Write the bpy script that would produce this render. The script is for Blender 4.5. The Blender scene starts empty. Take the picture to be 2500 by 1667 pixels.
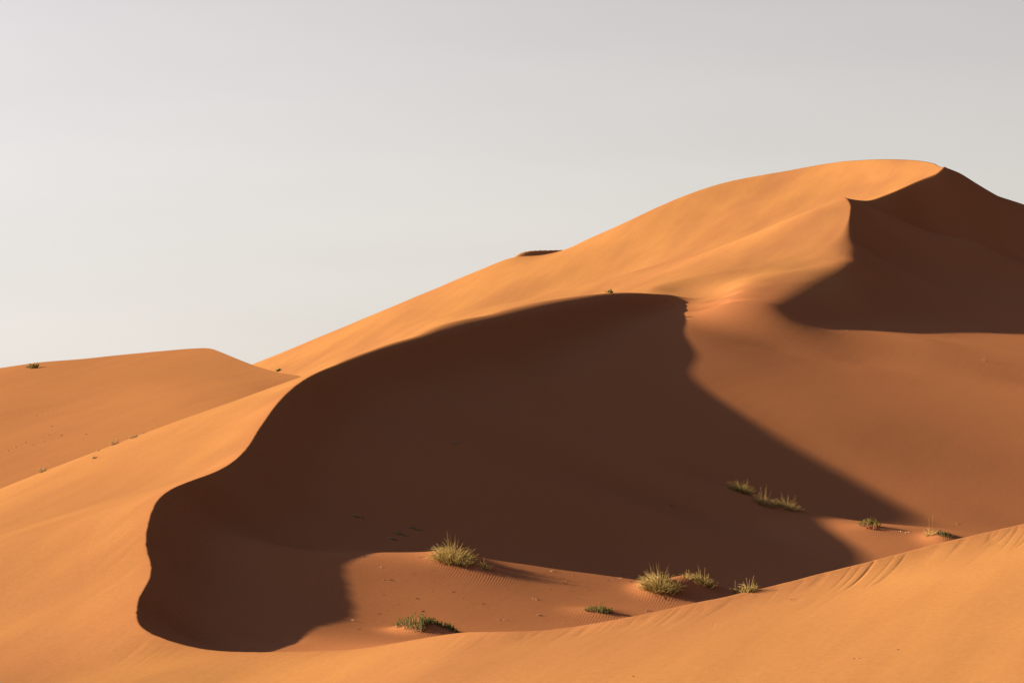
import bpy, math, random
import numpy as np

# ---------------------------------------------------------------- camera, sky, sun, exposure
scene = bpy.context.scene
F, CU, HR = 6944.0, 1250.0, 1010.0      # focal length, centre column and horizon row in photo pixels (2500 wide)
SUN_EL = math.radians(17.9)             # the sun stands to the left, square to the view

cam_data = bpy.data.cameras.new("camera")
cam_data.sensor_width = 36.0
cam_data.lens = 100.0
cam_data.shift_y = (HR - 833.5) / 2500.0
cam_data.clip_start = 0.5
cam_data.clip_end = 30000.0
cam = bpy.data.objects.new("camera", cam_data)
scene.collection.objects.link(cam)
cam.location = (0, 0, 0)
cam.rotation_euler = (math.pi / 2, 0, 0)
scene.camera = cam

world = bpy.data.worlds.new("World")
scene.world = world
world.use_nodes = True
wn = world.node_tree.nodes
wl = world.node_tree.links
bg = wn["Background"]
sky = wn.new("ShaderNodeTexSky")
sky.sky_type = 'NISHITA'
sky.sun_disc = False
sky.sun_elevation = SUN_EL
sky.sun_rotation = math.radians(-90)
sky.altitude = 0
sky.air_density = 1.0
sky.dust_density = 1.0
sky.ozone_density = 1.0
# dusty air: a pale haze veil lies round the whole horizon and thins out overhead
tc = wn.new("ShaderNodeTexCoord")
sep = wn.new("ShaderNodeSeparateXYZ")
wl.new(tc.outputs["Generated"], sep.inputs[0])
def wmath(op, a, b):
    m = wn.new("ShaderNodeMath"); m.operation = op
    for i, v in enumerate((a, b)):
        if isinstance(v, (int, float)): m.inputs[i].default_value = v
        else: wl.new(v, m.inputs[i])
    return m.outputs[0]
q = wmath('DIVIDE', sep.outputs[2], 0.27)
veil = wmath('POWER', 2.71828, wmath('MULTIPLY', wmath('MULTIPLY', wmath('MULTIPLY', q, q), wmath('ABSOLUTE', q, 0)), -1.0))
def wmix(mode, fac, a, b):
    x = wn.new("ShaderNodeMix"); x.data_type = 'RGBA'; x.blend_type = mode
    x.clamp_factor = False
    if isinstance(fac, (int, float)): x.inputs[0].default_value = fac
    else: wl.new(fac, x.inputs[0])
    for v, k in ((a, 6), (b, 7)):
        if isinstance(v, tuple): x.inputs[k].default_value = v
        else: wl.new(v, x.inputs[k])
    return x.outputs[2]
clear = wmix('MULTIPLY', 1.0, sky.outputs[0], (0.055, 0.105, 0.16, 1))
# faint uneven streaks in the haze
hm = wn.new("ShaderNodeMapping"); hm.inputs["Scale"].default_value = (2.2, 2.2, 16.0); hm.inputs["Rotation"].default_value = (0.0, 0.12, 0.0)
hn = wn.new("ShaderNodeTexNoise"); hn.inputs["Scale"].default_value = 2.0; hn.inputs["Detail"].default_value = 4
wl.new(tc.outputs["Generated"], hm.inputs[0]); wl.new(hm.outputs[0], hn.inputs["Vector"])
veil = wmath('MULTIPLY', veil, wmath('ADD', wmath('MULTIPLY', hn.outputs["Fac"], 0.16), 0.92))
# the dust is brighter on the sun's side and glows in a broad halo round the sun
veil = wmath('MULTIPLY', veil, wmath('ADD', wmath('MULTIPLY', sep.outputs[0], -0.45), 1.0))
toward = wmath('ADD', wmath('MULTIPLY', sep.outputs[0], -0.5 * math.cos(SUN_EL)), wmath('ADD', wmath('MULTIPLY', sep.outputs[2], 0.5 * math.sin(SUN_EL)), 0.5))
halo = wmath('POWER', wmath('MAXIMUM', toward, 0.0), 6.0)
clear = wmix('ADD', halo, clear, (7.6, 7.3, 11.5, 1))
hazy = wmix('ADD', veil, clear, (3.85, 3.45, 3.02, 1))
wl.new(hazy, bg.inputs[0])
bg.inputs[1].default_value = 0.050

sun_data = bpy.data.lights.new("sun", 'SUN')
sun_data.energy = 5.0
sun_data.angle = math.radians(0.7)
sun_data.color = (1.0, 0.80, 0.56)
sun = bpy.data.objects.new("sun", sun_data)
scene.collection.objects.link(sun)
sun.location = (-60, 80, 60)
sun.rotation_euler = (0, -(math.pi / 2 - SUN_EL), 0)     # light travels towards +x and down

scene.view_settings.view_transform = 'Standard'
scene.view_settings.look = 'None'
scene.view_settings.exposure = 1.83
scene.view_settings.gamma = 1.0
scene.view_settings.use_curve_mapping = False

# ---------------------------------------------------------------- terrain
def P(u, r, y):
    """a photo pixel at a depth of y metres -> world point"""
    return ((u - CU) * y / F, y, (HR - r) * y / F)

# crest line of the S-shaped dune: from its far tip round the left and along the foreground (u, row, depth)
C1 = [(1674, 733, 194), (1642, 720, 191), (1565, 716, 185), (1489, 717, 178), (1400, 730, 169.5), (1336, 742, 163), (1221, 767, 152),
      (1106, 795, 141), (1030, 820, 134), (915, 855, 124), (823, 890, 115), (765, 915, 109), (735, 932, 106), (700, 961, 102),
      (674, 988, 99), (647, 1026, 96), (631, 1049, 94), (605, 1091, 91), (582, 1115, 88.5), (555, 1136, 86.3),
      (517, 1155, 84), (459, 1176, 81), (413, 1197, 78.8), (387, 1219, 77.5), (372, 1245, 76.2), (364, 1272, 75), (358, 1303, 73.7), (356, 1318, 73),
      (359, 1341, 72), (365, 1364, 71), (370, 1381, 70.2), (369, 1397, 69.4), (362, 1418, 68.3), (348, 1444, 66.8), (338, 1471, 65.3),
      (333, 1498, 64), (336, 1513, 63.3), (344, 1528, 62.6), (364, 1542, 61.9), (402, 1561, 61.2), (459, 1576, 60.7), (536, 1588, 59.9),
      (612, 1591, 59.20), (689, 1590, 58.54), (800, 1587, 57.60), (896, 1581, 56.69), (991, 1564, 55.79), (1068, 1551, 55.11), (1125, 1543, 54.61), (1183, 1540, 54.10), (1259, 1540, 53.60),
      (1355, 1536, 53.52), (1412, 1527, 53.47), (1489, 1514, 53.40), (1604, 1491, 53.74), (1679, 1475, 53.97), (1757, 1459, 54.20), (1852, 1438, 54.68),
      (1954, 1412, 55.20), (2072, 1383, 55.80), (2190, 1353, 56.52), (2269, 1331, 57.00), (2344, 1313, 57.45), (2411, 1299, 57.86), (2500, 1278, 58.40), (2800, 1212, 60.00), (3300, 1130, 62.00)]
# crest of the high dune (far to near), and of its lower shoulder
C2 = [(2303, 410, 250), (2289, 423, 248), (2251, 438, 246), (2174, 472, 241), (2115, 490, 237), (2063, 482, 230), (2076, 499, 227), (2076, 514, 225),
      (2071, 549, 220), (2069, 576, 216), (2062, 597, 212.5), (2058, 622, 208.5)]

def pchip(xq, xs, ys):
    """smooth monotone interpolation"""
    xs, ys = np.asarray(xs, float), np.asarray(ys, float)
    h, d = np.diff(xs), np.diff(ys) / np.diff(xs)
    m = np.empty_like(xs)
    w1, w2 = 2 * h[1:] + h[:-1], h[1:] + 2 * h[:-1]
    with np.errstate(divide='ignore', invalid='ignore'):
        inner = (w1 + w2) / (w1 / d[:-1] + w2 / d[1:])
    m[1:-1] = np.where(d[:-1] * d[1:] > 0, inner, 0)
    m[0], m[-1] = d[0], d[-1]
    xq = np.clip(xq, xs[0], xs[-1])
    i = np.clip(np.searchsorted(xs, xq) - 1, 0, len(xs) - 2)
    t = (xq - xs[i]) / h[i]
    return ((1 + 2 * t) * (1 - t) ** 2 * ys[i] + t * (1 - t) ** 2 * h[i] * m[i] + t * t * (3 - 2 * t) * ys[i + 1] + t * t * (t - 1) * h[i] * m[i + 1])

def dense(C, step):
    """resample a (u, row, depth) crest with a centripetal-like cubic so that guides lie close together"""
    W = np.array([P(*c) for c in C])
    s = np.r_[0, np.cumsum(np.linalg.norm(np.diff(W, axis=0), axis=1))]
    q = np.linspace(0, s[-1], int(s[-1] / step) + 2)
    return list(zip(*(pchip(q, s, W[:, k]) for k in range(3))))

def rad(y):
    """how rounded the crest is, by depth"""
    return np.interp(y, [108, 125, 150, 165, 185, 194, 203, 212, 222], [0.02, 0.35, 0.9, 1.1, 1.0, 1.0, 0.8, 0.8, 0.03])

L = []   # windward, sunlit sheet
B = []   # lee sheet: slip faces, bowl, mounds, inner slope

def crest_guides(C, kin, kout):
    W = dense(C, 1.1)
    acc = 0.0
    for i, w in enumerate(W):
        dz = float(rad(w[1])) / 4.0
        L.append((w[0], w[1], w[2] + dz)); B.append((w[0], w[1], w[2] + dz))
        a, b = W[max(i - 1, 0)], W[min(i + 1, len(W) - 1)]
        tx, ty = b[0] - a[0], b[1] - a[1]
        n = math.hypot(tx, ty)
        tx, ty = tx / n, ty / n
        ox, oy = ty, -tx                      # outward (windward) normal
        if i:
            acc += math.hypot(w[0] - W[i - 1][0], w[1] - W[i - 1][1])
        if i == 0 or acc > 3.0:
            acc = 0.0
            fade = min(1.0, max(0.12, (w[1] - 204) / 12.0)) if w[1] > 203 else 1.0
            for off in (2.5, 8.0):
                L.append((w[0] - ox * off, w[1] - oy * off, w[2] + kin * off))
                B.append((w[0] + ox * off, w[1] + oy * off, w[2] + kout * fade * off))

crest_guides(C1[1:], 0.22, 0.62)
L.append(P(1674, 725, 194)); B.append(P(1674, 726, 194)); L.append(P(1600, 735, 195)); L.append(P(1640, 728, 195))
crest_guides(C2, 0.25, 0.55)

def slices(target, rows):
    for y, pts in rows:
        for (u, r) in pts:
            target.append(P(u, r, y))

# sunlit side: the left flank in slices of equal depth, then the high dune
slices(L, [
    (64, [(200, 1538), (0, 1588), (-300, 1650), (-800, 1740)]),
    (70, [(250, 1418), (100, 1462), (-150, 1522), (-500, 1600)]),
    (75, [(250, 1308), (100, 1352), (-150, 1412), (-500, 1490)]),
    (81, [(350, 1213), (200, 1262), (0, 1314), (-250, 1378), (-600, 1450)]),
    (88.5, [(480, 1158), (300, 1214), (100, 1262), (0, 1284), (-250, 1346), (-600, 1420)]),
    (94, [(520, 1090), (380, 1133), (200, 1185), (0, 1238), (-250, 1310)]),
    (99, [(560, 1036), (400, 1086), (200, 1150), (0, 1210), (-250, 1295), (-600, 1400)]),
    (106, [(640, 966), (555, 988), (459, 1020), (344, 1063), (230, 1107), (103, 1157), (0, 1200), (-250, 1310), (-700, 1480)]),
    (115, [(727, 929), (640, 962), (500, 1030), (300, 1125), (0, 1270), (-500, 1450)]),
    (124, [(800, 910), (700, 962), (500, 1060), (200, 1190)]),
    (134, [(900, 888), (700, 990), (400, 1110), (0, 1250)]),
    (152, [(1100, 825), (900, 930), (600, 1040), (200, 1160)]),
    (178, [(1350, 770), (1100, 870), (800, 965), (400, 1080)]),
    (191, [(1500, 765), (1300, 830)]),
    # shoulder below the high dune
    (194, [(1800, 677), (1900, 667), (2010, 650)]),
    (201, [(2052, 638), (1950, 646), (1850, 656), (1750, 674), (1650, 693), (1560, 713), (1300, 800), (1000, 900)]),
    (209, [(1960, 632), (1800, 652), (1650, 680), (1550, 704), (1300, 780), (1000, 880)]),
    (216, [(1950, 597), (1800, 629), (1650, 664), (1500, 706), (1300, 768), (1100, 830), (800, 920)]),
    (226, [(2000, 520), (1900, 553), (1750, 610), (1600, 665), (1450, 712), (1300, 745), (1100, 800), (700, 945)]),
    (236, [(2000, 528), (1900, 560), (1800, 592), (1700, 622), (1550, 662), (1350, 715), (1100, 772), (900, 850)]),
    (243, [(2060, 506), (1900, 556), (1700, 612), (1500, 676), (1300, 725)]),
    (250, [(2150, 460), (2000, 507), (1900, 536), (1700, 588), (1500, 646), (1300, 688)]),
    (258, [(2200, 410), (2100, 450), (1900, 500), (1700, 550), (1500, 598), (1300, 652)]),
    (266, [(1983, 440), (1900, 462), (1700, 508), (1500, 562)]),
    (251, [(2303, 407)]), (255, [(2281, 398)]), (264, [(2174, 389)]), (268, [(2097, 391), (1487, 561), (1430, 586), (1385, 607), (1327, 622)]), (274, [(1983, 405)]),
    (276, [(1791, 441)]), (272, [(1680, 474), (1198, 652)]), (270, [(1600, 508)]), (269, [(1260, 626)]), (282, [(1030, 728)]), (290, [(850, 810)]),
    (300, [(631, 893), (300, 1000), (-100, 1100)]), (330, [(1200, 640), (1800, 420), (2300, 380), (600, 880)]),
])
for (u, r, y) in C1:                     # foreground flank, falling gently towards the viewer
    if y <= 62 and u > 600 and (int(u) % 2 == 0 or u > 1900):
        x, yy, z = P(u, r, y)
        for d in (5.0, 12.0, 24.0):
            L.append((x, y - d, z - 0.06 * d))
L.append(P(0, 1690, 57)); L.append(P(-500, 1800, 57)); L.append(P(150, 1650, 59.5)); L.append(P(400, 1640, 57))

E = 0.08 * 700                           # keep the right-hand slices going beyond the frame
slices(B, [
    (63.5, [(1100, 1563), (1450, 1565), (800, 1590)]),
    (66, [(478, 1558), (620, 1572), (1100, 1566), (1450, 1575), (1800, 1582), (2300, 1580), (3100, 1610)]),
    (67, [(725, 1560)]), (68.5, [(765, 1541)]),
    (70, [(523, 1468), (650, 1497), (823, 1527), (1100, 1548), (1450, 1562), (1800, 1570), (2300, 1580), (3100, 1610)]),
    (71.5, [(862, 1512)]),
    (73, [(517, 1417), (680, 1450), (868, 1482), (1100, 1503), (1300, 1520), (1450, 1530), (1565, 1536)]),
    (75, [(512, 1364), (670, 1398), (835, 1427), (1100, 1455), (1300, 1476), (1565, 1498)]),
    (77.5, [(535, 1309), (660, 1335), (800, 1362), (900, 1374), (1100, 1396), (1300, 1426), (1450, 1446), (1565, 1458), (1800, 1480), (2200, 1500), (3100, 1550)]),
    (79.5, [(896, 1347), (1045, 1348)]), (80, [(800, 1345), (1164, 1359)]), (80.3, [(1298, 1378), (1451, 1399), (1565, 1415), (1700, 1440)]),
    (82, [(630, 1285), (900, 1346), (1045, 1362), (1298, 1400), (1500, 1425)]),
    (85, [(736, 1266), (900, 1318), (1045, 1348), (1300, 1404), (1565, 1438), (2000, 1480)]),
    (88.5, [(775, 1234), (900, 1275), (1050, 1315), (1300, 1382), (1565, 1432)]),
    (94, [(796, 1151), (900, 1187), (1050, 1232), (1300, 1312), (1565, 1398), (1800, 1440), (2100, 1470), (3100, 1510)]),
    (99, [(825, 1082), (950, 1122), (1100, 1166), (1300, 1232), (1600, 1335), (1900, 1405)]),
    (107, [(862, 1010), (1000, 1052), (1300, 1148), (1600, 1248), (1800, 1310), (1950, 1347), (2083, 1366), (2300, 1385), (3100, 1425)]),
    (113, [(1700, 1250), (1870, 1290), (1950, 1292), (2083, 1297), (2270, 1312)]),
    (116, [(963, 960), (1100, 1003), (1300, 1068), (1600, 1163), (1807, 1218), (1905, 1251), (2100, 1274), (2300, 1290), (3100, 1340)]),
    (124, [(1050, 939), (1300, 1012), (1600, 1100), (1900, 1193), (2100, 1251)]),
    (120, [(1650, 1140), (1800, 1194), (1900, 1226), (2000, 1250), (2100, 1272), (2200, 1289), (2350, 1305)]),
    (216, [(2150, 628), (2300, 692), (2500, 742)]),
    (226, [(2130, 540), (2200, 577), (2350, 637), (2500, 686), (3100, 800)]),
    (230, [(2155, 519)]), (232, [(2251, 560)]), (235, [(2365, 592)]), (238, [(2500, 655), (2365, 630), (2251, 578)]),
    (242, [(2251, 522), (2400, 605), (2500, 655), (3100, 790)]),
    (250, [(2400, 472), (2500, 532), (3100, 720)]),
    (258, [(2350, 434), (2423, 473), (2500, 505)]), (275, [(2400, 430), (2700, 560)]),
])

SD = [65.5, 70, 73, 75, 77.5, 82, 85, 88.5, 94, 99, 107, 116, 124, 131.5, 140]
SUu = [478, 523, 517, 512, 535, 630, 736, 775, 796, 825, 862, 963, 1050, 1138, 1235]
SRr = [1558, 1468, 1417, 1364, 1309, 1285, 1266, 1234, 1151, 1082, 1010, 960, 939, 912, 886]
cd = sorted((c[2], c[0], c[1]) for c in C1 if c[2] > 64.5)
for d in np.arange(67, 138, 2.2):
    c0 = np.array(P(float(pchip(d, [c[0] for c in cd], [c[1] for c in cd])), float(pchip(d, [c[0] for c in cd], [c[2] for c in cd])), d))
    c1 = np.array(P(float(pchip(d, SD, SUu)), float(pchip(d, SD, SRr)), d))
    for t in (0.4, 0.82):
        B.append(tuple(c0 + t * (c1 - c0) - np.array([0, 0, 0.03])))
    fs = 0.31 if d > 80 else 0.2
    for e in (0.7, 2.0):
        B.append((c1[0] + e, d, c1[2] - fs * e))

# the hollow's back wall, lofted between slices so that the light grazes it evenly
LD_ = [124, 131.5, 140, 148.5, 163, 173, 180, 185, 190]
BASE = ([1050, 1138, 1235, 1315, 1450, 1540, 1592, 1615, 1648], [939, 912, 886, 857, 812, 782, 762, 746, 731])
EDGE = ([2330, 2126, 1860, 1730, 1695, 1676, 1671, 1672, 1680], [1313, 1190, 1047, 950, 858, 800, 769, 752, 736])
RIGHT = [1340, 1242, 1155, 1075, 985, 925, 885, 880, 875]
for d in np.arange(127.5, 190.1, 2.6):
    bu, br = float(pchip(d, LD_, BASE[0])), float(pchip(d, LD_, BASE[1]))
    eu, er = float(pchip(d, LD_, EDGE[0])), float(pchip(d, LD_, EDGE[1]))
    rr = float(pchip(d, LD_, RIGHT))
    B.append(P(bu, br, d)); B.append(P(eu, er, d))
    for k in (0.33, 0.67):
        B.append(P(bu + k * (eu - bu), br + k * (er - br) + 5 * (eu - bu) / 900, d))
    for k in ((0.25, 0.5, 1.0) if d < 172 else ()):
        B.append(P(eu + k * (2550 - eu), er + k * (rr + 8 - er) + 13 * math.sin(math.pi * k) * min(1, max(0, (d - 148) / 20)), d))
    if d < 172: B.append(P(3200, rr + 0.11 * 700, d))
# the shoulder: a rounded nose that sharpens uphill into the high dune's crest, swept with its lee and its shadow line
ND = [180, 183, 188, 194, 201, 206, 212.5]
NU_ = [1905, 1930, 1964, 2008, 2050, 2064, 2063]
NR = [752, 741, 723, 697, 668, 641, 597]
NE = [4.2, 5.4, 7.6, 9.9, 13.2, 15.5, 18.5]
for d in np.arange(180, 212.6, 1.6):
    cx, cy_, cz = P(float(pchip(d, ND, NU_)), float(pchip(d, ND, NR)), d)
    D = float(pchip(d, ND, NE))
    cz += float(rad(d)) / 4 if d > 204 else 0.0
    soft = min(1.0, max(0.0, (208 - d) / 10.0))
    w = soft * math.sqrt(D / 9.9)
    if soft > 0.05:
        for q, dz in ((-5.5, 0.20), (-2.5, 0.45), (-1.2, 0.33), (0.0, 0.0), (1.8, -0.75)):
            B.append((cx + q * w, d, cz + dz * w))
    for t in ((0.0, 0.12, 0.3, 0.5, 0.75, 1.0) if soft < 0.05 else (0.5, 0.78, 1.0)):
        B.append((cx + t * D, d, cz - 0.324 * t * D - 0.05 * D * math.sin(math.pi * t)))
    for e in (5.0, 12.0, 24.0):
        B.append((cx + D + e, d, cz - 0.324 * D - 0.13 * e))
    if d < 203:
        pass
slices(B, [(183, [(1720, 757), (1770, 753)]), (188, [(1720, 737), (1780, 734)]),
           (194, [(1760, 722)]), (201, [(1650, 703), (1750, 691)])])

class TPS:
    """thin-plate spline through scattered guide points, sampled on a (column, log depth) lattice"""
    U0, U1, NU = -2300.0, 4700.0, 500
    V0, V1, NV = math.log(14.0), math.log(420.0), 600

    def __init__(self, pts, lam=2e-4):
        p = np.array(pts, float)
        S = 30.0
        X = p[:, :2] / S
        n = len(X)
        d2 = ((X[:, None, :] - X[None, :, :]) ** 2).sum(-1)
        K = 0.5 * d2 * np.log(d2 + 1e-12)
        K[np.arange(n), np.arange(n)] += lam
        A = np.zeros((n + 3, n + 3))
        A[:n, :n] = K
        Q = np.c_[np.ones(n), X]
        A[:n, n:] = Q
        A[n:, :n] = Q.T
        w = np.linalg.solve(A, np.r_[p[:, 2], 0, 0, 0])
        u = np.linspace(self.U0, self.U1, self.NU)
        v = np.linspace(self.V0, self.V1, self.NV)
        V, U = np.meshgrid(v, u, indexing='ij')
        y = np.exp(V).ravel()
        x = ((U.ravel() - CU) * y / F)
        G = np.empty(x.size)
        for s in range(0, x.size, 20000):
            q = np.c_[x[s:s + 20000], y[s:s + 20000]] / S
            dd = (q[:, None, 0] - X[None, :, 0]) ** 2 + (q[:, None, 1] - X[None, :, 1]) ** 2
            G[s:s + 20000] = (0.5 * dd * np.log(dd + 1e-12)) @ w[:n] + w[n] + q @ w[n + 1:]
        self.G = G.reshape(self.NV, self.NU)

    def __call__(self, x, y):
        u = x * F / y + CU
        fu = np.clip((u - self.U0) / (self.U1 - self.U0) * (self.NU - 1), 1.001, self.NU - 2.001)
        fv = np.clip((np.log(y) - self.V0) / (self.V1 - self.V0) * (self.NV - 1), 1.001, self.NV - 2.001)
        return bicubic(self.G, fv, fu)

def cw(t):
    return (-0.5 * t + t * t - 0.5 * t ** 3, 1 - 2.5 * t * t + 1.5 * t ** 3, 0.5 * t + 2 * t * t - 1.5 * t ** 3, -0.5 * t * t + 0.5 * t ** 3)

def bicubic(G, fv, fu):
    iv, iu = np.floor(fv).astype(int), np.floor(fu).astype(int)
    wv, wu = cw(fv - iv), cw(fu - iu)
    out = 0.0
    for a in range(4):
        row = 0.0
        for b in range(4):
            row = row + wu[b] * G[iv + a - 1, iu + b - 1]
        out = out + wv[a] * row
    return out

_nrng = np.random.RandomState(7)
_NG = _nrng.uniform(-1, 1, (256, 256))

def noise(x, y):
    """smooth value noise with unit cells, tiling after 256"""
    ix, iy = np.floor(x).astype(int), np.floor(y).astype(int)
    fx, fy = x - ix, y - iy
    sx, sy = fx * fx * fx * (fx * (fx * 6 - 15) + 10), fy * fy * fy * (fy * (fy * 6 - 15) + 10)
    g = lambda a, b: _NG[(iy + b) & 255, (ix + a) & 255]
    return (g(0, 0) * (1 - sx) + g(1, 0) * sx) * (1 - sy) + (g(0, 1) * (1 - sx) + g(1, 1) * sx) * sy

TL, TB = TPS(L), TPS(B)

SKY_U = [-2500, 300, 631, 850, 1030, 1198, 1260, 1327, 1385, 1430, 1487, 1600, 1680, 1791, 1983, 2097, 2174, 2281, 2303, 2365, 2423, 2500, 2800, 4700]
SKY_R = [1400, 1000, 893, 810, 728, 651.5, 627.5, 621, 607, 586, 561, 508, 473, 441, 405, 391, 389, 398, 407, 442, 472, 502, 590, 900]
SKY_Y = [310, 302, 300, 290, 282, 272, 269, 268, 268, 268, 268, 270, 272, 276, 274, 268, 264, 255, 251, 255, 258, 262, 270, 300]

def smin(a, b, r):
    h = np.maximum(r - np.abs(a - b), 0) / r
    return np.minimum(a, b) - h * h * r * 0.25

CREST = np.array([(w[0], w[1]) for w in dense(C1, 0.6) if w[1] < 112])
def crest_distance(x, y):
    """metres in plan to the near part of the crest (capped)"""
    x, y = np.asarray(x, float), np.asarray(y, float)
    out = np.full(x.shape, 9.0)
    idx = np.nonzero(y < 112)[0]
    for k in range(0, len(idx), 40000):
        j = idx[k:k + 40000]
        dd = (x[j, None] - CREST[None, :, 0]) ** 2 + (y[j, None] - CREST[None, :, 1]) ** 2
        out[j] = np.sqrt(np.minimum(dd.min(1), 81.0))
    return out

HUMMOCKS = []      # (x, y, height, radius_left, radius_right, radius_y)

def base_height(x, y):
    u = x * F / y + CU
    l = TL(x, y)
    b = TB(x, y)
    # wind-scooped furrows that run up to the brink of the windward side, and slumps on the slip face
    d = crest_distance(x, y)
    reach = 0.7 + 2.2 * np.clip(0.5 + 0.5 * noise(x * 0.9 + 70, y * 0.5), 0, 1) ** 2
    near = np.exp(-(d / reach) ** 2) * (0.12 + 0.88 * (1 - np.exp(-(d / 0.35) ** 2))) * np.where(x < -6, 0.45, 1.0) * (l < b)
    s = x * 0.95 - y * 0.31
    t = x * 0.31 + y * 0.95
    f1 = 1 - np.abs(noise(s * 2.6, t * 0.13))
    f2 = 1 - np.abs(noise(s * 5.7 + 40, t * 0.2 + 7))
    l = l - near * (0.020 * f1 ** 5 + 0.015 * f2 ** 5) * np.clip(0.45 + 0.9 * noise(s * 0.3 + 9, t * 0.16), 0, 1)
    b = b + 0.010 * noise(x * 3.3 + 17, y * 3.1) * np.clip((110 - y) / 20, 0, 1) * np.exp(-((b - l) / 0.8) ** 2)
    # very broad unevenness
    wob = np.where(l < b, 1.0, 0.25) * (0.08 * noise(s * 0.12 + 3, t * 0.05) + 0.02 * noise(s * 0.5 + 31, t * 0.12))
    z = smin(l, b, rad(y)) + wob * np.clip(np.abs(b - l) / 1.5, 0, 1)
    # the far side of the skyline falls away
    ys = pchip(u, SKY_U, SKY_Y)
    zs = (HR - pchip(u, SKY_U, SKY_R)) * ys / F
    far = zs - 0.42 * (y - ys)
    return smin(z, far, 0.25)

def height(x, y):
    z = base_height(x, y)
    for (hx, hy, hh, rl, rr, ry) in HUMMOCKS:
        dx, dy = x - hx, y - hy
        rx = np.where(dx < 0, rl, rr)
        z = z + hh * np.exp(-(dx / rx) ** 2 - (dy / ry) ** 2)
    return z

def cast(u, r, y0=38.0, y1=320.0, fn=None):
    """first place where the line of sight through a photo pixel meets the sand"""
    fn = fn or height
    y = np.arange(y0, y1, 0.03)
    x = (u - CU) * y / F
    z = (HR - r) * y / F
    hit = np.nonzero(fn(x, y) >= z)[0]
    k = hit[0] if len(hit) else len(y) - 1
    return np.array([x[k], y[k], float(fn(x[k:k + 1], y[k:k + 1])[0])])

def sheet(name, U, Y, fn, material, kind='structure', label=None, cat=None, attr=None):
    """grid mesh from column array U (nu) and depth array Y (nv, nu)"""
    nv, nu = Y.shape
    x = (U[None, :] - CU) * Y / F
    z = fn(x.ravel(), Y.ravel())
    co = np.empty((nv * nu, 3), np.float32)
    co[:, 0] = x.ravel(); co[:, 1] = Y.ravel(); co[:, 2] = z
    i = np.arange((nv - 1) * (nu - 1))
    a = (i // (nu - 1)) * nu + i % (nu - 1)
    quads = np.stack([a, a + 1, a + nu + 1, a + nu], 1).astype(np.int32)
    me = bpy.data.meshes.new(name)
    me.vertices.add(len(co)); me.vertices.foreach_set("co", co.ravel())
    me.loops.add(quads.size); me.loops.foreach_set("vertex_index", quads.ravel())
    me.polygons.add(len(quads))
    me.polygons.foreach_set("loop_start", np.arange(0, quads.size, 4, dtype=np.int32))
    me.polygons.foreach_set("use_smooth", np.ones(len(quads), bool))
    me.update(calc_edges=True)
    if attr is not None:
        for an, av in attr(x.ravel(), Y.ravel(), z).items():
            at = me.attributes.new(an, 'FLOAT', 'POINT')
            at.data.foreach_set("value", av.astype(np.float32))
    me.materials.append(material)
    ob = bpy.data.objects.new(name, me)
    scene.collection.objects.link(ob)
    ob["kind"] = kind
    if label: ob["label"] = label
    if cat: ob["category"] = cat
    return ob

# ---------------------------------------------------------------- materials
def new_mat(name):
    m = bpy.data.materials.new(name)
    m.use_nodes = True
    n, l = m.node_tree.nodes, m.node_tree.links
    p = n["Principled BSDF"]
    p.inputs["Specular IOR Level"].default_value = 0.1
    p.inputs["Roughness"].default_value = 0.9
    return m, n, l, p

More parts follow.
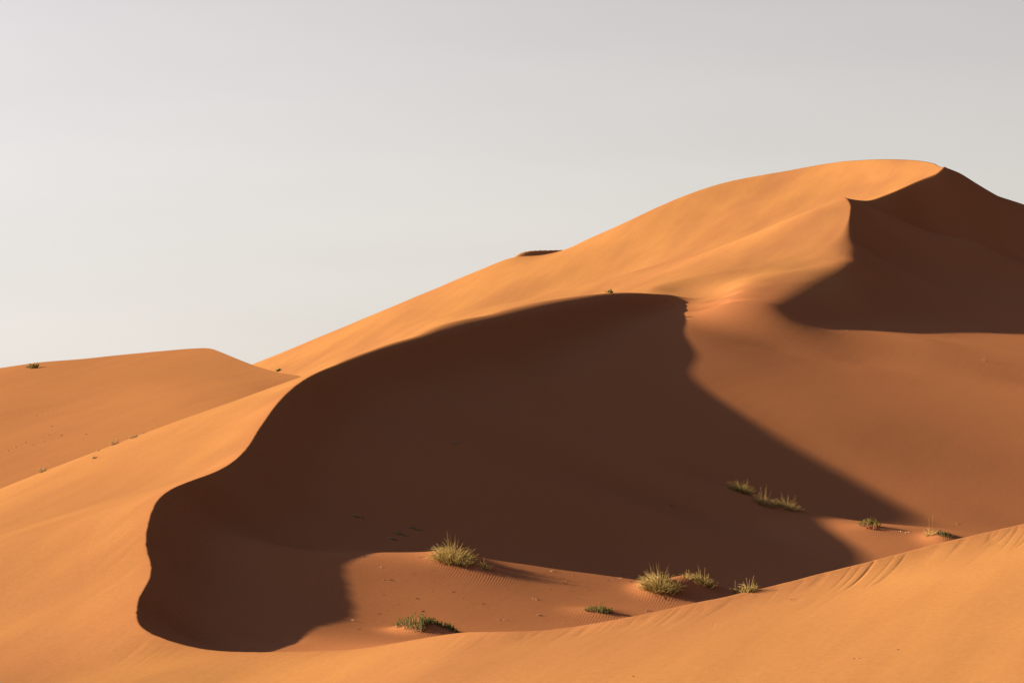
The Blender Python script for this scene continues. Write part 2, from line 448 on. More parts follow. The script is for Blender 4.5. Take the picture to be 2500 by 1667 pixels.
def sand_material():
    m, n, l, p = new_mat("orange_sand")
    p.inputs["Specular IOR Level"].default_value = 0.0
    p.inputs["Diffuse Roughness"].default_value = 0.3
    geo = n.new("ShaderNodeNewGeometry")
    rot = n.new("ShaderNodeMapping")           # x across the wind, y along it
    rot.inputs["Rotation"].default_value = (0, 0, math.radians(19))
    l.new(geo.outputs["Position"], rot.inputs["Vector"])
    def stretched(scale, nscale, detail=3, rough=0.55):
        mp = n.new("ShaderNodeMapping")
        mp.inputs["Scale"].default_value = scale
        l.new(rot.outputs[0], mp.inputs[0])
        t = n.new("ShaderNodeTexNoise")
        t.inputs["Scale"].default_value = nscale
        t.inputs["Detail"].default_value = detail
        t.inputs["Roughness"].default_value = rough
        l.new(mp.outputs[0], t.inputs["Vector"])
        return t
    def ramp(src, a, b, ca, cb):
        r = n.new("ShaderNodeValToRGB")
        r.color_ramp.elements[0].position = a; r.color_ramp.elements[0].color = ca
        r.color_ramp.elements[1].position = b; r.color_ramp.elements[1].color = cb
        l.new(src, r.inputs[0])
        return r
    def mix(a, b, fac, mode='MIX'):
        x = n.new("ShaderNodeMix"); x.data_type = 'RGBA'; x.blend_type = mode
        if isinstance(fac, float): x.inputs[0].default_value = fac
        else: l.new(fac, x.inputs[0])
        for v, s in ((a, 6), (b, 7)):
            if isinstance(v, tuple): x.inputs[s].default_value = v
            else: l.new(v, x.inputs[s])
        return x.outputs[2]
    streak = stretched((0.16, 0.035, 0.1), 1.0, 4)
    r1 = ramp(streak.outputs["Fac"], 0.40, 0.66, (0, 0, 0, 1), (1, 1, 1, 1))
    fine = stretched((1.3, 0.12, 0.6), 1.0, 3)
    r2 = ramp(fine.outputs["Fac"], 0.42, 0.70, (0, 0, 0, 1), (1, 1, 1, 1))
    base = (0.292, 0.1384, 0.0464, 1)
    brown = (0.240, 0.108, 0.0415, 1)
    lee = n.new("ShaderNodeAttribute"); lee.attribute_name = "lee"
    c = mix(base, brown, r1.outputs[0])
    sc = n.new("ShaderNodeMath"); sc.operation = 'MULTIPLY'; sc.inputs[1].default_value = 0.20
    l.new(r2.outputs[0], sc.inputs[0])
    c = mix(c, (0.208, 0.0880, 0.0352, 1), sc.outputs[0])
    c = mix(c, (0.268, 0.1085, 0.0430, 1), lee.outputs["Fac"])     # redder cast of the dim and shaded lee slopes, put into the sand colour
    grain = n.new("ShaderNodeTexNoise"); grain.inputs["Scale"].default_value = 9.0; grain.inputs["Detail"].default_value = 4
    l.new(geo.outputs["Position"], grain.inputs["Vector"])
    r3 = ramp(grain.outputs["Fac"], 0.3, 0.7, (0.94, 0.94, 0.94, 1), (1.05, 1.05, 1.05, 1))
    c = mix(c, r3.outputs[0], 1.0, 'MULTIPLY')
    grit = n.new("ShaderNodeTexNoise"); grit.inputs["Scale"].default_value = 38.0; grit.inputs["Detail"].default_value = 2
    l.new(geo.outputs["Position"], grit.inputs["Vector"])
    r4 = ramp(grit.outputs["Fac"], 0.3, 0.7, (0.92, 0.92, 0.92, 1), (1.07, 1.07, 1.07, 1))
    c = mix(c, r4.outputs[0], 1.0, 'MULTIPLY')
    l.new(c, p.inputs["Base Color"])
    # wind ripples
    wave = n.new("ShaderNodeTexWave")
    wave.wave_type = 'BANDS'; wave.bands_direction = 'X'
    wave.inputs["Scale"].default_value = 4.2
    wave.inputs["Distortion"].default_value = 5.0
    wave.inputs["Detail"].default_value = 2
    wave.inputs["Detail Scale"].default_value = 0.35
    mpw = n.new("ShaderNodeMapping"); mpw.inputs["Rotation"].default_value = (0, 0, math.radians(20))
    mpw.inputs["Scale"].default_value = (1, 0.5, 1)
    l.new(geo.outputs["Position"], mpw.inputs[0]); l.new(mpw.outputs[0], wave.inputs["Vector"])
    rp = n.new("ShaderNodeAttribute"); rp.attribute_name = "ripple"
    bump = n.new("ShaderNodeBump")
    bump.inputs["Distance"].default_value = 0.0024
    l.new(rp.outputs["Fac"], bump.inputs["Strength"])
    l.new(wave.outputs["Fac"], bump.inputs["Height"])
    bump2 = n.new("ShaderNodeBump")
    bump2.inputs["Strength"].default_value = 0.3
    bump2.inputs["Distance"].default_value = 0.02
    l.new(fine.outputs["Fac"], bump2.inputs["Height"])
    l.new(bump.outputs[0], bump2.inputs["Normal"])
    l.new(bump2.outputs[0], p.inputs["Normal"])
    return m

SAND = sand_material()

# sand hummocks that have gathered round the plants: foot pixel, height, reach left / right / in depth
for (u, r, hh, rl, rr, ry) in ((1108, 1366, 0.20, 0.8, 0.9, 0.9), (1188, 1390, 0.07, 0.5, 0.9, 0.5),
                               (1606, 1446, 0.34, 0.55, 0.7, 0.75), (1668, 1440, 0.34, 0.6, 0.7, 0.9), (1725, 1445, 0.25, 0.6, 0.9, 0.9),
                               (1035, 1546, 0.30, 0.55, 0.75, 0.7), (1000, 1542, 0.12, 0.5, 0.5, 0.6), (1462, 1496, 0.11, 0.7, 0.6, 0.5),
                               (2122, 1290, 0.12, 0.8, 1.6, 0.9), (2300, 1322, 0.35, 0.7, 1.0, 1.2), (1808, 1203, 0.12, 0.8, 0.8, 0.9), (1890, 1238, 0.14, 1.0, 1.8, 0.9)):
    p = cast(u, r, fn=base_height)
    HUMMOCKS.append((p[0], p[1], hh, rl, rr, ry))

# ---------------------------------------------------------------- build the dunes
def geom(a, b, n):
    return np.geomspace(a, b, n, endpoint=False)

core = np.linspace(-120, 2620, 1040)
left = -120 - np.cumsum(np.geomspace(3, 90, 50))[::-1]
right = 2620 + np.cumsum(np.geomspace(3, 90, 50))
UU = np.r_[left, core, right]
yb = np.r_[geom(12, 44, 50), geom(44, 55, 60), np.linspace(55, 66, 190, endpoint=False), np.linspace(66, 100, 270, endpoint=False),
           np.linspace(100, 200, 290, endpoint=False), np.linspace(200, 282, 220, endpoint=False), np.linspace(282, 360, 25)]
kc = np.argmin(np.abs(yb - 60)); yb[kc] = 60.0
cu = np.array([c[0] for c in C1 if c[1] > 1000 and c[2] < 62]); cy = np.array([c[2] for c in C1 if c[1] > 1000 and c[2] < 62])
yc = pchip(UU, cu, cy)
wgt = np.interp(yb, [12, 60, 100], [0, 1, 0])
YY = yb[:, None] + wgt[:, None] * (yc[None, :] - 60.0)
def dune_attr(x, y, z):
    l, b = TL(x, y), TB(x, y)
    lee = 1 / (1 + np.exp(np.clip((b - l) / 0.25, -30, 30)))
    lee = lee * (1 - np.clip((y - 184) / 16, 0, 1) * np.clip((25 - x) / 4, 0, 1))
    rip = np.zeros_like(x)
    for (hx, hy, hh, rl, rr, ry) in HUMMOCKS:
        rip = np.maximum(rip, np.exp(-((x - hx) / (1.3 * rl + 0.3)) ** 2 - ((y - hy + 0.9) / (1.2 * ry + 0.4)) ** 2))
    rip = np.maximum(rip * lee, 0.7 * np.exp(-((b - l) / 0.7) ** 2) * np.clip((y - 105) / 15, 0, 1) * np.clip((200 - y) / 15, 0, 1))
    return {"lee": lee, "ripple": np.clip(rip + 0.03 * lee, 0, 1)}
sheet("main_dune", UU, YY, height, SAND, attr=dune_attr, label="orange main dune with curling knife-edge crest around a shaded bowl", cat="dune")

# the lower dune to the left, behind the main flank
SU = [-3000, -600, 0, 103, 191, 245, 383, 495, 515, 536, 574, 628, 689, 727, 800, 1200]
SR = [1300, 990, 898, 882, 877, 871, 857, 849, 850, 857, 873, 894, 911, 915, 935, 1100]
SY = [186, 182, 178, 178, 178, 178, 177, 176, 175, 173, 170, 166, 161, 158, 154, 150]
LD = [P(u, r, y) for u, r, y in zip(SU[1:-1], SR[1:-1], SY[1:-1])]
for (u, y) in ((-600, 160), (-600, 130), (-200, 160), (-200, 135), (0, 158), (0, 138), (0, 120), (200, 155), (200, 130), (350, 160), (400, 150), (400, 125), (560, 140), (560, 115), (700, 130), (700, 105), (800, 125), (1000, 115), (0, 100), (-300, 100)):
    x = (u - CU) * y / F
    LD.append((x, y, 2.87 + 0.12 * (x + 32) + 0.137 * (y - 178)))
TLD = TPS(LD, 5e-3)
def left_height(x, y):
    u = x * F / y + CU
    ys = pchip(u, SU, SY)
    back = (HR - pchip(u, SU, SR)) * ys / F - 0.35 * (y - ys)
    return smin(TLD(x, y), back, 0.12) + 0.1 * noise(x * 0.13 + 5, y * 0.06) * np.clip((ys - y) / 15, 0, 1)
ul = np.r_[np.linspace(-1600, -150, 50, endpoint=False), np.linspace(-150, 1000, 420)]
ol = np.r_[np.linspace(-85, -1, 300, endpoint=False), np.linspace(-1, 1, 21), np.linspace(1.5, 45, 20)]
yl = pchip(ul, SU, SY)[None, :] + ol[:, None]
sheet("left_dune", ul, yl, left_height, SAND, attr=lambda x, y, z: {"lee": np.full(x.shape, 0.45), "ripple": np.zeros(x.shape)},
      label="lower rounded orange dune behind the left flank of the main dune", cat="dune")

# a farther dune whose shaded lip just shows over the skyline
def far_height(x, y):
    tx, ty = 0.5, 0.866
    ax, ay, _ = P(1259, 627, 285)
    s = (x - ax) * tx + (y - ay) * ty
    n = (x - ax) * ty - (y - ay) * tx
    sc = pchip(s, [-40, -12, -2, 0, 1.2, 3.0, 7, 10.5, 30, 60], [2, 11.0, 14.6, 15.72, 16.22, 16.50, 16.77, 16.93, 16.4, 10])
    return smin(sc - 0.6 * n, sc + 0.55 * n, 0.1)
uf = np.linspace(900, 1700, 160)
yf = np.linspace(272, 345, 120)
sheet("far_dune", uf, np.repeat(yf[:, None], len(uf), 1), far_height, SAND,
      label="shaded lip of a farther dune showing over the bright skyline slope", cat="dune")
# desert floor out to the horizon
def floor_height(x, y):
    return -14.0 + 0.0 * x + 1.5 * noise(x * 0.01, y * 0.01)
n = 90
gx = np.sinh(np.linspace(-6.2, 6.2, n)) * 30
me = bpy.data.meshes.new("desert_floor")
vv = [(float(a), float(b), float(floor_height(np.array([a]), np.array([b]))[0])) for b in gx for a in gx]
me.from_pydata(vv, [], [(j * n + i, j * n + i + 1, (j + 1) * n + i + 1, (j + 1) * n + i) for j in range(n - 1) for i in range(n - 1)])
me.materials.append(SAND)
ob = bpy.data.objects.new("desert_floor", me); scene.collection.objects.link(ob); ob["kind"] = "structure"

# ---------------------------------------------------------------- plants and litter
def plant_material(name, c1, c2, translucent=0.25, rough=0.7):
    m, n, l, p = new_mat(name)
    geo = n.new("ShaderNodeNewGeometry")
    t = n.new("ShaderNodeTexNoise"); t.inputs["Scale"].default_value = 14.0; t.inputs["Detail"].default_value = 3
    l.new(geo.outputs["Position"], t.inputs["Vector"])
    r = n.new("ShaderNodeValToRGB")
    r.color_ramp.elements[0].position = 0.32; r.color_ramp.elements[0].color = (*c1, 1)
    r.color_ramp.elements[1].position = 0.68; r.color_ramp.elements[1].color = (*c2, 1)
    l.new(t.outputs["Fac"], r.inputs[0])
    l.new(r.outputs[0], p.inputs["Base Color"])
    p.inputs["Roughness"].default_value = rough
    tr = n.new("ShaderNodeBsdfTranslucent"); l.new(r.outputs[0], tr.inputs[0])
    mx = n.new("ShaderNodeMixShader"); mx.inputs[0].default_value = translucent
    l.new(p.outputs[0], mx.inputs[1]); l.new(tr.outputs[0], mx.inputs[2])
    l.new(mx.outputs[0], n["Material Output"].inputs["Surface"])
    return m

M_STRAW = plant_material("straw_grass", (0.340, 0.230, 0.0723), (0.459, 0.340, 0.1275))
M_GREEN = plant_material("green_grass", (0.175, 0.145, 0.030), (0.30, 0.24, 0.062))
M_PALE = plant_material("bleached_grass", (0.357, 0.221, 0.1105), (0.425, 0.289, 0.1530), 0.35)
M_LEAF = plant_material("shrub_leaf", (0.038, 0.064, 0.0085), (0.102, 0.119, 0.0187), 0.15)
M_LEAFY = plant_material("shrub_leaf_yellow", (0.111, 0.111, 0.0187), (0.204, 0.162, 0.0382), 0.2)
M_DARKLEAF = plant_material("shrub_leaf_dark", (0.025, 0.038, 0.0102), (0.051, 0.064, 0.0170), 0.1)
M_GREY = plant_material("grey_green_leaf", (0.26, 0.20, 0.095), (0.36, 0.28, 0.14), 0.1)
M_WOOD = plant_material("dry_wood", (0.136, 0.072, 0.0382), (0.255, 0.162, 0.0935), 0.0, 0.85)
M_RED = plant_material("red_dry_twig", (0.255, 0.072, 0.0340), (0.340, 0.128, 0.0595), 0.1)
M_STONE = plant_material("pale_stone", (0.306, 0.255, 0.2125), (0.425, 0.365, 0.3060), 0.0, 0.85)
M_CLOD = plant_material("sand_clod", (0.204, 0.085, 0.0382), (0.272, 0.119, 0.0467), 0.0, 0.95)

class MB:
    """collects tubes and leaves and links them as one mesh"""
    def __init__(self):
        self.v, self.f = [], []
    def tube(self, pts, radii, sides=3, phase=0.0):
        pts = [np.asarray(p, float) for p in pts]
        base = len(self.v)
        for i, p in enumerate(pts):
            d = pts[min(i + 1, len(pts) - 1)] - pts[max(i - 1, 0)]
            d = d / (np.linalg.norm(d) + 1e-9)
            a = np.cross(d, (0.31, 0.83, 0.46)); a /= np.linalg.norm(a) + 1e-9
            b = np.cross(d, a)
            if i == len(pts) - 1:
                self.v.append(tuple(p)); continue
            for k in range(sides):
                th = phase + 2 * math.pi * k / sides
                self.v.append(tuple(p + radii[i] * (math.cos(th) * a + math.sin(th) * b)))
        n = len(pts) - 1
        for i in range(n - 1):
            for k in range(sides):
                k2 = (k + 1) % sides
                self.f.append((base + i * sides + k, base + i * sides + k2, base + (i + 1) * sides + k2, base + (i + 1) * sides + k))
        tip = base + n * sides
        for k in range(sides):
            self.f.append((base + (n - 1) * sides + k, base + (n - 1) * sides + (k + 1) % sides, tip))
        self.f.append(tuple(base + k for k in range(sides))[::-1])
    def leaf(self, c, d, length, width):
        """a plump little leaf: stretched octahedron"""
        c, d = np.asarray(c, float), np.asarray(d, float)
        d = d / (np.linalg.norm(d) + 1e-9)
        a = np.cross(d, (0.21, 0.57, 0.79)); a /= np.linalg.norm(a) + 1e-9
        b = np.cross(d, a)
        o = len(self.v)
        m = c + d * length * 0.45
        for p in (c, c + d * length, m + a * width, m - a * width, m + b * width * 0.5, m - b * width * 0.5):
            self.v.append(tuple(p))
        for q in ((0, 2, 4), (0, 4, 3), (0, 3, 5), (0, 5, 2), (1, 4, 2), (1, 3, 4), (1, 5, 3), (1, 2, 5)):
            self.f.append(tuple(o + k for k in q))
    def lump(self, rng, size, flat=0.6):
        """an angular stone or clod"""
        o = len(self.v)
        ring = 6
        for lv, (zz, rr) in enumerate(((-0.35, 0.7), (0.05, 1.0), (0.5, 0.7))):
            for k in range(ring):
                th = 2 * math.pi * k / ring + 0.4 * lv
                j = rng.uniform(0.75, 1.2)
                self.v.append((size * rr * j * math.cos(th), size * rr * j * math.sin(th) * 0.8, size * flat * (zz + rng.uniform(-0.1, 0.1))))
        self.v.append((0, 0, size * flat * 0.75))
        for lv in range(2):
            for k in range(ring):
                k2 = (k + 1) % ring
                self.f.append((o + lv * ring + k, o + lv * ring + k2, o + (lv + 1) * ring + k2, o + (lv + 1) * ring + k))
        for k in range(ring):
            self.f.append((o + 2 * ring + k, o + 2 * ring + (k + 1) % ring, o + 3 * ring))
        self.f.append(tuple(o + k for k in range(ring))[::-1])
    def mesh(self, name, mat, smooth=True):
        me = bpy.data.meshes.new(name)
        me.from_pydata(self.v, [], self.f)
        if smooth:
            me.polygons.foreach_set("use_smooth", np.ones(len(me.polygons), bool))
        me.materials.append(mat)
        return me
    def build(self, name, mat, parent=None, smooth=True):
        ob = bpy.data.objects.new(name, self.mesh(name, mat, smooth))
        scene.collection.objects.link(ob)
        ob.parent = parent
        if parent is not None and parent.get("category") in ("grass tuft", "shrub"):
            ob["kind"] = "stuff"
        return ob

def tag(o, label, cat, group=None):
    o["label"] = label; o["category"] = cat
    if group: o["group"] = group
    return o

def root_at(name, pos, label, cat, group=None):
    e = bpy.data.objects.new(name, None)
    e.empty_display_size = 0.2
    e.location = tuple(float(c) for c in pos)
    scene.collection.objects.link(e)
    return tag(e, label, cat, group)

def ground(fn, x, y):
    return float(fn(np.array([x], float), np.array([y], float))[0])

def blade(mb, rng, x0, y0, z0, length, lean, az, droop, rad0, segs=4):
    """one grass blade: rises, leans towards az and droops"""
    pts, p = [], np.array([x0, y0, z0 - 0.02])
    el = math.pi / 2 - lean
    for i in range(segs + 1):
        pts.append(p.copy())
        st = length / segs
        p = p + st * np.array([math.cos(el) * math.cos(az), math.cos(el) * math.sin(az), math.sin(el)])
        el -= droop / segs * (1 + i * 0.6)
        az += rng.uniform(-0.12, 0.12)
    mb.tube(pts, [rad0 * (1 - 0.75 * i / segs) for i in range(segs)], 3, rng.uniform(0, 2))

def grass_tuft(u, r, hpx, wpx, label, n=110, mix=0.5, seed=1, fn=height, stems=5, stem_px=None, lean0=0.5, pos=None, pale=False, rad0=0.0065, group=None, droop=0.5):
    rng = random.Random(seed)
    p = cast(u, r, fn=fn) if pos is None else pos
    s = p[1] / F
    H, W = hpx * s, wpx * s
    rad0 = max(rad0, 0.36 * s)
    n = int(n * 1.4)
    root = root_at("grass_tuft", p, label, "grass tuft", group)
    parts = {"green_blades": MB(), "straw_blades": MB(), "seed_stems": MB()}
    def spot():
        a, q = rng.uniform(0, 2 * math.pi), math.sqrt(rng.random())
        dx, dy = 0.32 * W * q * math.cos(a), 0.26 * W * q * math.sin(a)
        return dx, dy, ground(fn, p[0] + dx, p[1] + dy) - p[2], a, q
    for i in range(n):
        dx, dy, dz, a, q = spot()
        lean = abs(rng.gauss(0, 0.22)) + lean0 * q
        L_ = H * rng.uniform(0.45, 0.95) * (1.0 - 0.25 * q)
        g = rng.random() < mix
        blade(parts["green_blades" if g else "straw_blades"], rng, dx, dy, dz, L_, lean, a + rng.gauss(0, 0.5), rng.uniform(0.1, droop + 0.5), rad0)
    for i in range(n // 4):              # dead blades lying round the foot
        dx, dy, dz, a, q = spot()
        blade(parts["straw_blades"], rng, dx * 1.3, dy * 1.3, dz, H * rng.uniform(0.2, 0.5), rng.uniform(0.9, 1.4), a + rng.gauss(0, 0.8), rng.uniform(-0.2, 0.5), rad0, 3)
    for i in range(stems):
        dx, dy, dz, a, q = spot()
        blade(parts["seed_stems"], rng, dx * 0.6, dy * 0.6, dz, (stem_px * s if stem_px else H * rng.uniform(0.95, 1.2)) * rng.uniform(0.85, 1.05), rng.uniform(0.0, 0.3), a, rng.uniform(0, 0.25), rad0 * 0.9, 5)
    if pale:
        mats = {"green_blades": M_PALE, "straw_blades": M_PALE, "seed_stems": M_PALE}
    else:
        mats = {"green_blades": M_GREEN, "straw_blades": M_STRAW, "seed_stems": M_STRAW}
    for k, mb in parts.items():
        if mb.f: mb.build(k, mats[k], root)
    return root

def shrub(u, r, hpx, wpx, label, leaf=None, n=40, seed=1, fn=height, leaf_len=0.035, wood=None, pos=None, depth=0.6, line=None, flat=False):
    """a low branching shrub; line = list of pixel feet when it grows strung out over a hummock"""
    rng = random.Random(seed)
    leaf = leaf or M_LEAF; wood = wood or M_WOOD
    p = cast(u, r, fn=fn) if pos is None else pos
    s = p[1] / F
    H, W = hpx * s, wpx * s
    leaf_len = max(leaf_len, 2.6 * s)
    root = root_at("desert_shrub", p, label, "shrub")
    st, lf = MB(), MB()
    feet = []
    if line:
        for (lu, lr, lh) in line:
            q = cast(lu, lr, fn=fn)
            feet.append((q[0] - p[0], q[1] - p[1], q[2] - p[2], lh * s))
    for i in range(n):
        if feet:
            k = rng.uniform(0, len(feet) - 1.001); j = int(k); t = k - j
            a, b = feet[j], feet[j + 1]
            x0 = a[0] + t * (b[0] - a[0]) + rng.gauss(0, 0.03); y0 = a[1] + t * (b[1] - a[1]) + rng.gauss(0, 0.10)
            z0 = ground(fn, p[0] + x0, p[1] + y0) - p[2]
            h = (a[3] + t * (b[3] - a[3])) * rng.uniform(0.55, 1.1)
            ang, q = rng.uniform(0, 6.28), rng.random()
        else:
            ang, q = rng.uniform(0, 6.28), math.sqrt(rng.random())
            x0, y0 = 0.42 * W * q * math.cos(ang), 0.42 * W * depth * q * math.sin(ang)
            z0 = ground(fn, p[0] + x0, p[1] + y0) - p[2]
            h = H * rng.uniform(0.55, 1.1) * (1 - 0.45 * q * q)
        lean = rng.gauss(0, 0.25) + 0.4 * q
        d = np.array([math.sin(lean) * math.cos(ang), math.sin(lean) * math.sin(ang), math.cos(lean) * (0.5 if flat else 1)])
        pts = [np.array([x0, y0, z0 - 0.03])]
        for k in range(4):
            pts.append(pts[-1] + d * (h + 0.03) / 4 + np.array([rng.gauss(0, 0.06), rng.gauss(0, 0.06), 0]) * h)
        st.tube(pts, [0.007, 0.006, 0.005, 0.004], 3)
        for k in range(12):
            t = rng.uniform(0.25, 1.0) * 4
            j = min(int(t), 3)
            c = pts[j] + (t - j) * (pts[j + 1] - pts[j])
            dd = d * 0.9 + np.array([rng.gauss(0, 0.6), rng.gauss(0, 0.6), rng.uniform(0, 0.6)])
            lf.leaf(c, dd, leaf_len * rng.uniform(0.7, 1.5), leaf_len * 0.26)
    st.build("stems", wood, root)
    lf.build("leaves", leaf, root)
    return root

# tufts and shrubs on and round the sunlit mound
grass_tuft(1108, 1366, 66, 120, "large tangled straw-and-green grass tuft on the sunlit mound's crest", 300, 0.4, 11, stems=6, stem_px=74, lean0=0.75, droop=0.9)
grass_tuft(1186, 1388, 36, 34, "tiny upright grass tuft on the slope just below the large tangled tuft", 34, 0.45, 12, stems=2, lean0=0.35)
grass_tuft(1612, 1432, 60, 118, "dense round golden grass tuft on the tall sand hummock", 330, 0.3, 13, stems=10, stem_px=62, lean0=0.8, droop=0.8)
grass_tuft(1678, 1411, 26, 30, "short sparse grass tuft on the hummock's ridge behind the dense golden tuft", 30, 0.45, 14, stems=3)
grass_tuft(1718, 1424, 42, 74, "feathery grass tuft fanning out over the hummock's tail", 95, 0.5, 15, stems=5, lean0=0.7)
grass_tuft(1828, 1444, 40, 48, "green-gold grass tuft half hidden by the foreground crest", 60, 0.6, 16, stems=4, lean0=0.55)
grass_tuft(1797, 1450, 34, 16, "thin sprig of few grass blades beside the half hidden tuft", 12, 0.7, 17, stems=2, lean0=0.2)
shrub(1005, 1530, 24, 150, "bright green low shrub draped over a sand hummock by the foreground crest", M_LEAF, 230, 21, leaf_len=0.03,
      line=[(966, 1530, 14), (990, 1528, 20), (1012, 1535, 28), (1028, 1540, 26), (1030, 1522, 16), (1052, 1521, 12), (1075, 1527, 9), (1098, 1535, 14), (1115, 1544, 8)])
shrub(1462, 1492, 15, 78, "small low green shrub alone on the sunlit hollow floor", M_LEAF, 90, 22, leaf_len=0.026, depth=0.35)
# the row along the low ridge at the back of the hollow
grass_tuft(1808, 1200, 42, 84, "olive grass tuft highest in the shaded row on the low ridge", 150, 0.75, 31, stems=3, lean0=0.7)
grass_tuft(1866, 1232, 40, 70, "golden grass tuft with tall thin stems in the middle of the shaded row", 120, 0.3, 32, stems=5, stem_px=54, lean0=0.6)
grass_tuft(1920, 1240, 40, 86, "golden grass tuft with leaning stems at the lower end of the shaded row", 130, 0.35, 33, stems=5, stem_px=44, lean0=0.8)
shrub(2122, 1284, 20, 56, "yellow-green shrub with reddish dry foot on the low ridge", M_LEAFY, 80, 34, leaf_len=0.03)
shrub(2128, 1291, 9, 30, "reddish dead shrublet at the foot of the yellow-green shrub", M_RED, 30, 35, leaf_len=0.02)
grass_tuft(2272, 1306, 32, 34, "slender golden grass tuft with one tall stem at the ridge end", 46, 0.25, 36, stems=2, stem_px=52, lean0=0.5)
shrub(2312, 1312, 9, 70, "dark green low shrub peeping over the foreground crest", M_DARKLEAF, 60, 37, leaf_len=0.025,
      line=[(2290, 1306, 10), (2306, 1308, 8), (2322, 1311, 7), (2340, 1316, 6)])
# lone plants on the far slopes
shrub(82, 899, 13, 24, "lone olive shrub near the skyline of the lower left dune", M_LEAFY, 60, 41, fn=left_height)
shrub(68, 898, 5, 9, "tiny dry shrublet beside the lone shrub on the lower left dune", M_WOOD, 14, 42, fn=left_height)
shrub(1489, 716, 9, 18, "single small green shrub on the rounded far crest", M_LEAFY, 26, 43)
shrub(680, 906, 5, 12, "tiny dark shrub in the saddle behind the left dune", M_DARKLEAF, 16, 44, fn=lambda x, y: np.maximum(left_height(x, y), height(x, y)))
# bleached clumps along the edge of the left flank
for i, (u, r, h, w, lb) in enumerate((
        (105, 1150, 22, 20, "largest bleached grass clump on the edge of the left flank"),
        (231, 1119, 12, 11, "bleached grass clump below the left flank's edge with a thin shadow"),
        (280, 1081, 20, 20, "bushy bleached grass clump standing on the left flank's edge"),
        (326, 1069, 16, 20, "spread bleached grass clump next to the bushy one on the left flank"),
        (240, 1093, 8, 7, "very small bleached grass sprig on the left flank's edge"),
        (351, 1054, 9, 7, "uppermost bleached grass sprig on the left flank's edge"))):
    p = next(q for q in (cast(u, r + k) for k in range(0, 60, 2)) if q[1] < 116)
    grass_tuft(u, r, h, w, lb, 46 if h > 10 else 16, 0.0, 50 + i, stems=3, pale=True, lean0=0.35, pos=p, group="bleached grass clumps on the left flank")
# wind-flattened plants in the bowl's shade
for i, (u, r, h, w, lb) in enumerate((
        (873, 1262, 11, 30, "grey-green flattened plant in shade below the slip face"),
        (978, 1304, 11, 34, "long grey-green flattened plant in shade above the mound"),
        (1013, 1291, 9, 30, "faint arching flattened plant in shade near the long one"),
        (958, 1316, 7, 28, "low dusty flattened plant in shade just behind the mound"),
        (1108, 1081, 7, 26, "dusty plant with a sand tail high on the shaded bowl floor"))):
    shrub(u, r, h, w, lb, M_GREY, 26, 60 + i, leaf_len=0.04, depth=0.4, flat=True)
grass_tuft(1640, 1236, 15, 7, "single dark upright grass sprout in the bowl's shade", 14, 1.0, 66, stems=0, lean0=0.15)

def twig_mesh(seed, size, lie=0.0):
    rng = random.Random(seed)
    mb = MB()
    for k in range(rng.randint(2, 4)):
        a = rng.uniform(0, 6.28)
        el = rng.uniform(0.05, 0.5) * (1 - lie)
        p = np.array([rng.gauss(0, 0.05) * size, rng.gauss(0, 0.05) * size, 0.004])
        pts = [p]
        for j in range(4):
            d = np.array([math.cos(a) * math.cos(el), math.sin(a) * math.cos(el), math.sin(el)])
            pts.append(pts[-1] + d * size * rng.uniform(0.15, 0.3))
            a += rng.gauss(0, 0.4); el *= 0.7
        mb.tube(pts, [0.05 * size * t for t in (1, 0.9, 0.8, 0.6)], 4)
    return mb.mesh("twig", M_WOOD)

def forked_twig(u, r, size_px, label, seed, up):
    p = cast(u, r)
    s = p[1] / F
    root = root_at("dry_twig", p, label, "twig")
    rng = random.Random(seed)
    for nm, cnt in (("stem", 1), ("branch", 3)):
        for k in range(cnt):
            mb = MB()
            a = rng.uniform(0, 6.28); el = up if nm == "stem" else rng.uniform(0.15, 0.6)
            pts = [np.array([0, 0, -0.02])]
            n = size_px * s * (1 if nm == "stem" else 0.7)
            for j in range(4):
                pts.append(pts[-1] + n / 4 * np.array([math.cos(a) * math.cos(el), math.sin(a) * math.cos(el), math.sin(el)]))
                a += rng.gauss(0, 0.25)
            mb.tube(pts, [0.016, 0.014, 0.011, 0.008], 4)
            mb.build(nm, M_WOOD, root)
forked_twig(1307, 1463, 16, "dry forked twig with a dark shadow on the sunlit hollow floor", 3, 0.5)
forked_twig(2403, 882, 16, "thin upright dry twig with a long shadow on the inner slope", 4, 1.45)
forked_twig(2065, 807, 12, "short dry twig at the lower edge of the high shadow", 5, 0.3)

lumps = []
for k in range(4):
    mb = MB(); mb.lump(random.Random(70 + k), 1.0)
    lumps.append(mb)
clod_me = [m.mesh("clod", M_CLOD, False) for m in lumps]
stone_me = [m.mesh("stone", M_STONE, False) for m in lumps]
def drop(name, me, u, r, size, rz, label, cat, group=None, sink=0.2, pos=None):
    p = cast(u, r) if pos is None else pos
    o = bpy.data.objects.new(name, me)
    o.location = (p[0], p[1], p[2] + size * (0.2 - sink))
    o.scale = (size,) * 3
    o.rotation_euler = (0, 0, rz)
    scene.collection.objects.link(o)
    return tag(o, label, cat, group)
for i, (u, r, px) in enumerate(((2199, 1297, 3.2), (2211, 1300, 2.6), (2219, 1299, 3.2), (2205, 1296, 1.8))):
    s = 113 / F
    drop("pale_stone", stone_me[i], u, r, px * s, i * 1.3, "pale stone lying by the shadow line on the low ridge", "stone", "pale stones on the low ridge")
drop("sand_clod", clod_me[0], 2337, 1279, 0.075, 0.4, "larger reddish sand clod on the slope beyond the slender tuft", "clod")
drop("sand_clod", clod_me[1], 2321, 1291, 0.045, 1.1, "smaller reddish sand clod below the larger one by the slender tuft", "clod")
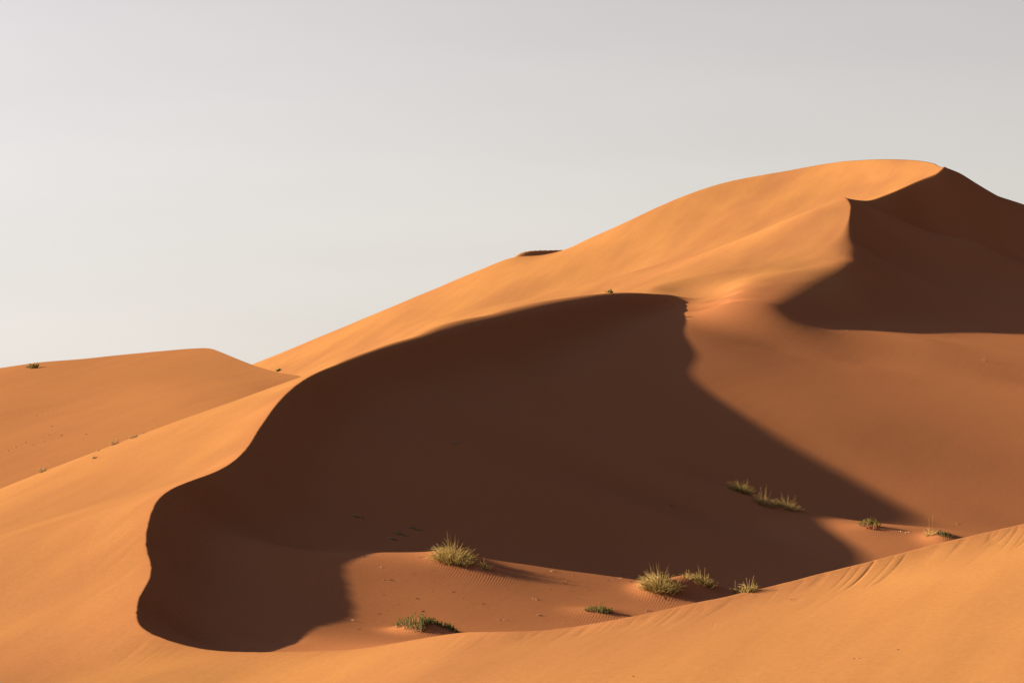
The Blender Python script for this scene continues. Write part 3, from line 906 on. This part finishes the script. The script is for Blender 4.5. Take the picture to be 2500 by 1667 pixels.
# scraps blown over the hollow's floor and lit flanks
rng = random.Random(5)
tw = [twig_mesh(80 + k, 1.0, 0.5) for k in range(5)]
SCRAPS = [(930, 1383), (1055, 1391), (935, 1415), (950, 1416), (1110, 1446), (1052, 1443), (937, 1452), (1021, 1462), (972, 1473), (1035, 1490), (1180, 1475),
          (1180, 1403), (1220, 1383), (1375, 1424), (1382, 1421), (1340, 1436), (1393, 1440), (1312, 1436), (1410, 1459), (1465, 1470), (1480, 1398), (1500, 1403),
          (1520, 1400), (1545, 1412), (1430, 1437), (1540, 1420), (1558, 1462), (1600, 1455), (1618, 1463), (1595, 1475), (1630, 1470), (1575, 1490), (1588, 1492), (870, 1360),
          (890, 1358), (1010, 1357), (1030, 1358), (1380, 1400), (1400, 1404), (1345, 1392), (925, 1498), (935, 1516), (880, 1535), (1230, 1512), (1320, 1516), (860, 1512), (1310, 1500), (1125, 1460),
          (1490, 1415), (1515, 1412), (1060, 1420), (1005, 1400)]
for i, (u, r) in enumerate(SCRAPS):
    p = cast(u + rng.uniform(-3, 3), r + rng.uniform(-2, 2))
    if i % 3 == 2:
        drop("sand_clod", clod_me[i % 4], 0, 0, rng.uniform(0.016, 0.034), rng.uniform(0, 6), "small sand clod on the sunlit hollow floor", "clod", "sand clods on the sunlit hollow floor", pos=p)
    else:
        o = drop("twig_scrap", tw[i % 5], 0, 0, rng.uniform(0.08, 0.18), rng.uniform(0, 6), "dry twig scrap lying on the sunlit hollow floor", "twig", "twig scraps on the sunlit hollow floor", sink=0.2, pos=p)
for (u, r) in ((88, 1015), (100, 1006), (126, 1040), (62, 1080), (80, 1086), (104, 1068), (120, 1062), (108, 1078), (20, 1100), (150, 1063), (210, 1060), (38, 1092)):
    p = cast(u, r, fn=left_height)
    drop("sand_clod", clod_me[u % 4], 0, 0, rng.uniform(0.05, 0.09), rng.uniform(0, 6), "dark clod on the face of the lower left dune", "clod", "clods on the lower left dune", pos=p)
for (u, r) in ((1745, 1525), (1935, 1463), (2193, 1585), (2090, 1607), (1625, 636), (1545, 1650), (340, 1101), (285, 1458)):
    p = cast(u, r)
    drop("twig_scrap", tw[u % 5], 0, 0, rng.uniform(0.07, 0.12) * (3 if r < 700 else 1), rng.uniform(0, 6), "dry twig scrap on the smooth windward sand", "twig", "twig scraps on the windward sand", pos=p)
